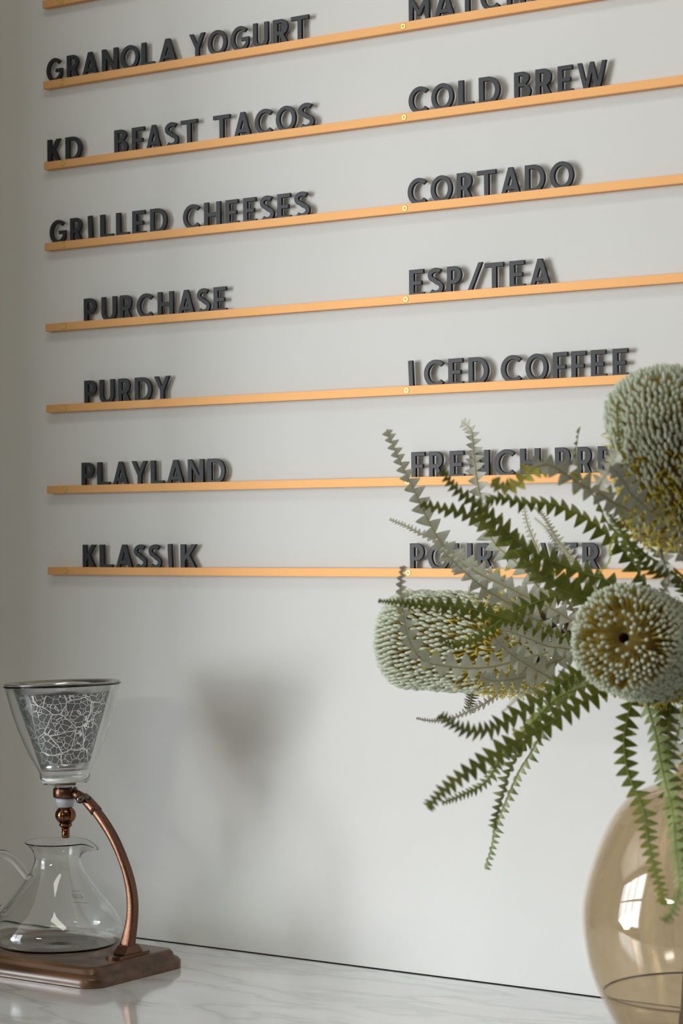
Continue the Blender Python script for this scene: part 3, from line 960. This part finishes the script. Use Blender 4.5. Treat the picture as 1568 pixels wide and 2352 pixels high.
# --- leaves of the sideways spike (upper left, far)
leaf(TB, D([(1385, 1520), (1310, 1425), (1204, 1369), (1147, 1341), (1083, 1309), (1030, 1271), (988, 1205), (945, 1115), (922, 1069), (902, 1023), (888, 990)], 1.77, 1.80), 27, -1, seed=1, roll=.35, pitch=1.02, tipw=.45)
leaf(TB, D([(1390, 1525), (1290, 1420), (1248, 1366), (1204, 1308), (1167, 1278), (1135, 1248), (1112, 1205), (1104, 1150), (1093, 1097), (1089, 1053), (1085, 1012), (1080, 985), (1060, 969)], 1.79, 1.87), 24, -1, seed=2, roll=-.3, pitch=1.02, tipw=.5, curl=.4)
leaf(TB, D([(1360, 1508), (1230, 1400), (1153, 1334), (1115, 1312), (1064, 1286), (1018, 1251), (959, 1223), (929, 1207), (894, 1193)], 1.79, 1.84), 16, -1, seed=3, roll=.6)
leaf(TB, D([(1350, 1500), (1240, 1430), (1191, 1401), (1134, 1366), (1096, 1340), (1051, 1299), (1012, 1260)], 1.76, 1.72), 27, -1, seed=4, roll=-.35, lobes=(1, .8))
leaf(TB, D([(1370, 1512), (1303, 1468), (1243, 1452), (1195, 1433), (1147, 1417), (1102, 1404), (1058, 1395), (1013, 1390), (965, 1388), (917, 1384), (870, 1380)], 1.75, 1.66), 22, 1, seed=5, roll=.1, tipw=.22, pitch=1.05)
leaf(TB, D([(1395, 1524), (1360, 1400), (1313, 1362), (1265, 1372), (1220, 1388), (1179, 1407), (1147, 1427), (1118, 1449), (1090, 1468), (1051, 1481), (1007, 1467)], 1.76, 1.70), 21, 1, seed=6, roll=-.45, curl=.6, tipw=.3)
leaf(TB, D([(1375, 1516), (1320, 1474), (1258, 1497), (1198, 1513), (1141, 1529), (1083, 1535), (1019, 1529), (978, 1521), (955, 1500), (936, 1462), (927, 1420), (922, 1382), (919, 1337), (925, 1302)], 1.75, 1.72), 29, -1, seed=7, roll=.25, pitch=1.02, lobes=(.8, 1), tipw=.3)
leaf(TB, D([(1400, 1530), (1340, 1570), (1285, 1566), (1236, 1541), (1198, 1519), (1166, 1497), (1136, 1466)], 1.75, 1.68), 31, -1, seed=8, roll=.15, tipw=.6)
leaf(TB, D([(1380, 1520), (1310, 1503), (1284, 1516), (1258, 1525), (1217, 1551), (1172, 1561), (1131, 1564), (1105, 1554)], 1.755, 1.70), 27, -1, seed=9, roll=-.2, tipw=.6)
leaf(TB, D([(1372, 1512), (1303, 1490), (1258, 1484), (1217, 1468), (1182, 1455), (1150, 1447)], 1.745, 1.69), 25, -1, seed=10, roll=.3, tipw=.55)
leaf(TB, D([(1390, 1526), (1300, 1512), (1240, 1540), (1179, 1573), (1147, 1592), (1115, 1615), (1077, 1634), (1038, 1650), (997, 1656), (956, 1650)], 1.82, 1.90), 12, -1, bot=M_grey, seed=11, roll=.5, rib=M_ribb)
leaf(TB, D([(1330, 1494), (1180, 1515), (1110, 1535), (1086, 1570), (1081, 1605), (1075, 1632)], 1.80, 1.93), 18, 1, top=M_brown, seed=12, roll=.2, tipw=.7)
leaf(TB, D([(1410, 1537), (1360, 1480), (1290, 1355), (1262, 1315), (1232, 1255), (1212, 1207), (1205, 1174), (1202, 1142)], 1.80, 1.86), 15, -1, seed=13, roll=-.5)
leaf(TB, D([(1420, 1543), (1400, 1420), (1360, 1335), (1322, 1294), (1301, 1266), (1278, 1238), (1261, 1207), (1245, 1182), (1227, 1166)], 1.78, 1.86), 15, -1, seed=14, roll=.6)
leaf(TB, D([(1415, 1540), (1385, 1410), (1330, 1310), (1289, 1263), (1266, 1230), (1248, 1207), (1227, 1190)], 1.79, 1.87), 11, -1, seed=15, roll=-.4)
# --- green leaves fanning up left
leaf(TC, D([(1560, 1545), (1470, 1425), (1395, 1375), (1330, 1362), (1270, 1333), (1210, 1292), (1160, 1240), (1120, 1205), (1080, 1185), (1044, 1174), (1002, 1166), (966, 1158)], 1.68, 1.62), 29, 1, seed=16, roll=-.15, pitch=1.1, tipw=.35)
leaf(TC, D([(1565, 1550), (1480, 1420), (1398, 1338), (1355, 1322), (1304, 1302), (1253, 1282), (1210, 1262), (1181, 1237), (1152, 1207), (1120, 1180), (1090, 1154), (1052, 1127), (1032, 1106), (1016, 1082)], 1.68, 1.59), 27, 1, seed=17, roll=.35, pitch=.98, tipw=.4)
leaf(TC, D([(1562, 1548), (1475, 1430), (1385, 1382), (1331, 1369), (1289, 1353), (1248, 1327), (1205, 1296)], 1.67, 1.62), 30, 1, seed=18, roll=-.3, tipw=.5)
# --- leaves of the tall spike
leaf(TA, D([(1592, 1400), (1520, 1390), (1475, 1332), (1462, 1309), (1442, 1279), (1419, 1253), (1393, 1228), (1365, 1205), (1335, 1184), (1304, 1172), (1278, 1161), (1243, 1154), (1207, 1156), (1176, 1149), (1146, 1142), (1118, 1149)], 1.66, 1.60), 25, 1, seed=19, roll=.85, curl=-.5, cup=.5, pitch=1.02, tipw=.5)
leaf(TA, D([(1588, 1300), (1540, 1236), (1500, 1214), (1483, 1201), (1457, 1177), (1421, 1159), (1388, 1141), (1355, 1123), (1319, 1103), (1289, 1082), (1258, 1067), (1222, 1076), (1199, 1103), (1176, 1122), (1153, 1123), (1133, 1108)], 1.60, 1.53), 28, -1, seed=20, roll=.2, yellow=True, pitch=1.02, tipw=.5)
leaf(TA, D([(1590, 1360), (1540, 1312), (1483, 1274), (1457, 1251), (1432, 1235), (1406, 1215), (1388, 1190), (1373, 1154), (1355, 1128), (1335, 1103), (1327, 1075), (1322, 1049), (1325, 1011), (1331, 984)], 1.63, 1.57), 22, 1, seed=21, roll=1.1, curl=.3, top=M_fresh, bot=M_fresh, tipw=.45)
leaf(TA, D([(1586, 1290), (1470, 1190), (1400, 1150), (1372, 1122), (1393, 1087), (1416, 1040)], 1.58, 1.52), 26, -1, seed=22, roll=-.2, tipw=.6)
leaf(TA, D([(1588, 1280), (1568, 1225), (1500, 1180), (1475, 1157), (1449, 1136), (1432, 1108), (1405, 1072)], 1.57, 1.52), 31, -1, seed=23, roll=.3, tipw=.6, yellow=False)
leaf(TA, D([(1588, 1290), (1500, 1190), (1436, 1115), (1425, 1060), (1420, 1000), (1416, 928)], 1.60, 1.50), 14, -1, bot=M_yellow, seed=24, roll=.9, tipw=.6, yellow=True)
leaf(TA, D([(1590, 1330), (1568, 1264), (1500, 1231), (1457, 1215), (1424, 1205), (1400, 1198)], 1.62, 1.58), 17, -1, seed=25, roll=.5, yellow=True)
leaf(TA, D([(1590, 1300), (1560, 1228), (1520, 1240), (1518, 1270), (1529, 1305), (1535, 1340), (1514, 1368)], 1.63, 1.61), 22, -1, seed=26, roll=.2, rib=M_ribb)
leaf(TA, D([(1591, 1345), (1540, 1300), (1470, 1240), (1420, 1226), (1400, 1255), (1401, 1280), (1393, 1297), (1374, 1316)], 1.64, 1.62), 9, 1, top=M_yellow, seed=27, roll=1.0, yellow=True)
leaf(TA, D([(1592, 1390), (1560, 1345), (1520, 1322), (1480, 1300), (1452, 1262), (1420, 1210), (1398, 1180)], 1.64, 1.56), 22, 1, seed=28, roll=-.5)
# --- leaves of the facing spike, hanging and sweeping down left
leaf(TC, D([(1575, 1590), (1440, 1520), (1370, 1522), (1322, 1545), (1290, 1567), (1243, 1602), (1195, 1637), (1147, 1666), (1115, 1679), (1077, 1679), (1038, 1663), (1010, 1643)], 1.68, 1.54), 25, 1, seed=29, roll=-.2, pitch=.98, tipw=.5)
leaf(TC, D([(1578, 1600), (1480, 1545), (1430, 1562), (1386, 1584), (1342, 1610), (1298, 1636), (1251, 1668), (1204, 1692), (1151, 1721), (1104, 1754), (1054, 1786), (1016, 1818), (984, 1852)], 1.68, 1.50), 29, 1, seed=30, roll=.08, pitch=1.02, cup=.1, tipw=.45)
leaf(TC, D([(1576, 1605), (1450, 1560), (1300, 1592), (1232, 1650), (1163, 1724), (1145, 1748), (1136, 1765), (1122, 1789), (1098, 1809), (1072, 1821), (1045, 1833), (1014, 1845)], 1.69, 1.62), 19, 1, seed=31, roll=.7, curl=-.6, top=M_lgreen, cup=.5)
leaf(TC, D([(1572, 1600), (1420, 1550), (1330, 1560), (1292, 1604), (1262, 1648), (1239, 1692), (1218, 1730), (1192, 1771), (1172, 1815), (1150, 1868), (1134, 1912), (1129, 1945), (1113, 1994)], 1.70, 1.73), 16, 1, seed=32, roll=.9, cup=.6, top=M_lgreen, rib=M_ribb, tipw=.7, basew=.2)
leaf(TC, D([(1574, 1602), (1430, 1545), (1335, 1556), (1270, 1615), (1225, 1678), (1204, 1712), (1183, 1742), (1166, 1780), (1154, 1824), (1143, 1862), (1136, 1900)], 1.70, 1.71), 18, 1, seed=33, roll=-.7, cup=.6, top=M_lgreen, tipw=.7)
leaf(TC, D([(1570, 1590), (1430, 1530), (1330, 1545), (1290, 1566), (1245, 1588), (1200, 1597), (1160, 1632)], 1.69, 1.60), 15, -1, seed=34, roll=1.0, cup=.4)
leaf(TC, D([(1580, 1610), (1520, 1545), (1470, 1565), (1452, 1608), (1439, 1659), (1433, 1698), (1436, 1742), (1445, 1785), (1461, 1822), (1474, 1851), (1483, 1890), (1486, 1920), (1494, 1961), (1504, 2003), (1516, 2041), (1523, 2076)], 1.64, 1.50), 24, 1, seed=35, roll=.05, cup=.08, pitch=.98, tipw=.5)
leaf(TC, D([(1584, 1620), (1530, 1552), (1490, 1570), (1485, 1608), (1497, 1655), (1507, 1691), (1513, 1727), (1520, 1764), (1530, 1807), (1541, 1843), (1547, 1880), (1549, 1904), (1552, 1952), (1558, 2000), (1560, 2047), (1540, 2098), (1523, 2115)], 1.63, 1.46), 26, 1, top=M_lgreen, seed=36, roll=.5, cup=.3, pitch=.9, tipw=.5)
leaf(TC, D([(1586, 1625), (1560, 1560), (1538, 1580), (1539, 1633), (1536, 1662), (1535, 1698), (1535, 1734), (1534, 1778), (1543, 1836), (1556, 1884), (1566, 1950), (1572, 2030)], 1.66, 1.52), 27, 1, seed=37, roll=-.25, pitch=1.0)
leaf(TC, D([(1586, 1630), (1545, 1565), (1512, 1606), (1514, 1662), (1518, 1700), (1524, 1752)], 1.68, 1.62), 16, 1, top=M_brown, seed=38, roll=.3)
leaf(TA, D([(1600, 1590), (1575, 1600), (1562, 1654), (1555, 1684), (1548, 1720), (1546, 1760)], 1.69, 1.66), 30, -1, seed=39, roll=.3, rib=M_yellow, tipw=.7)
leaf(TA, D([(1600, 1560), (1600, 1600), (1592, 1700), (1584, 1800), (1580, 1900)], 1.66, 1.55), 26, 1, seed=40, roll=.3)
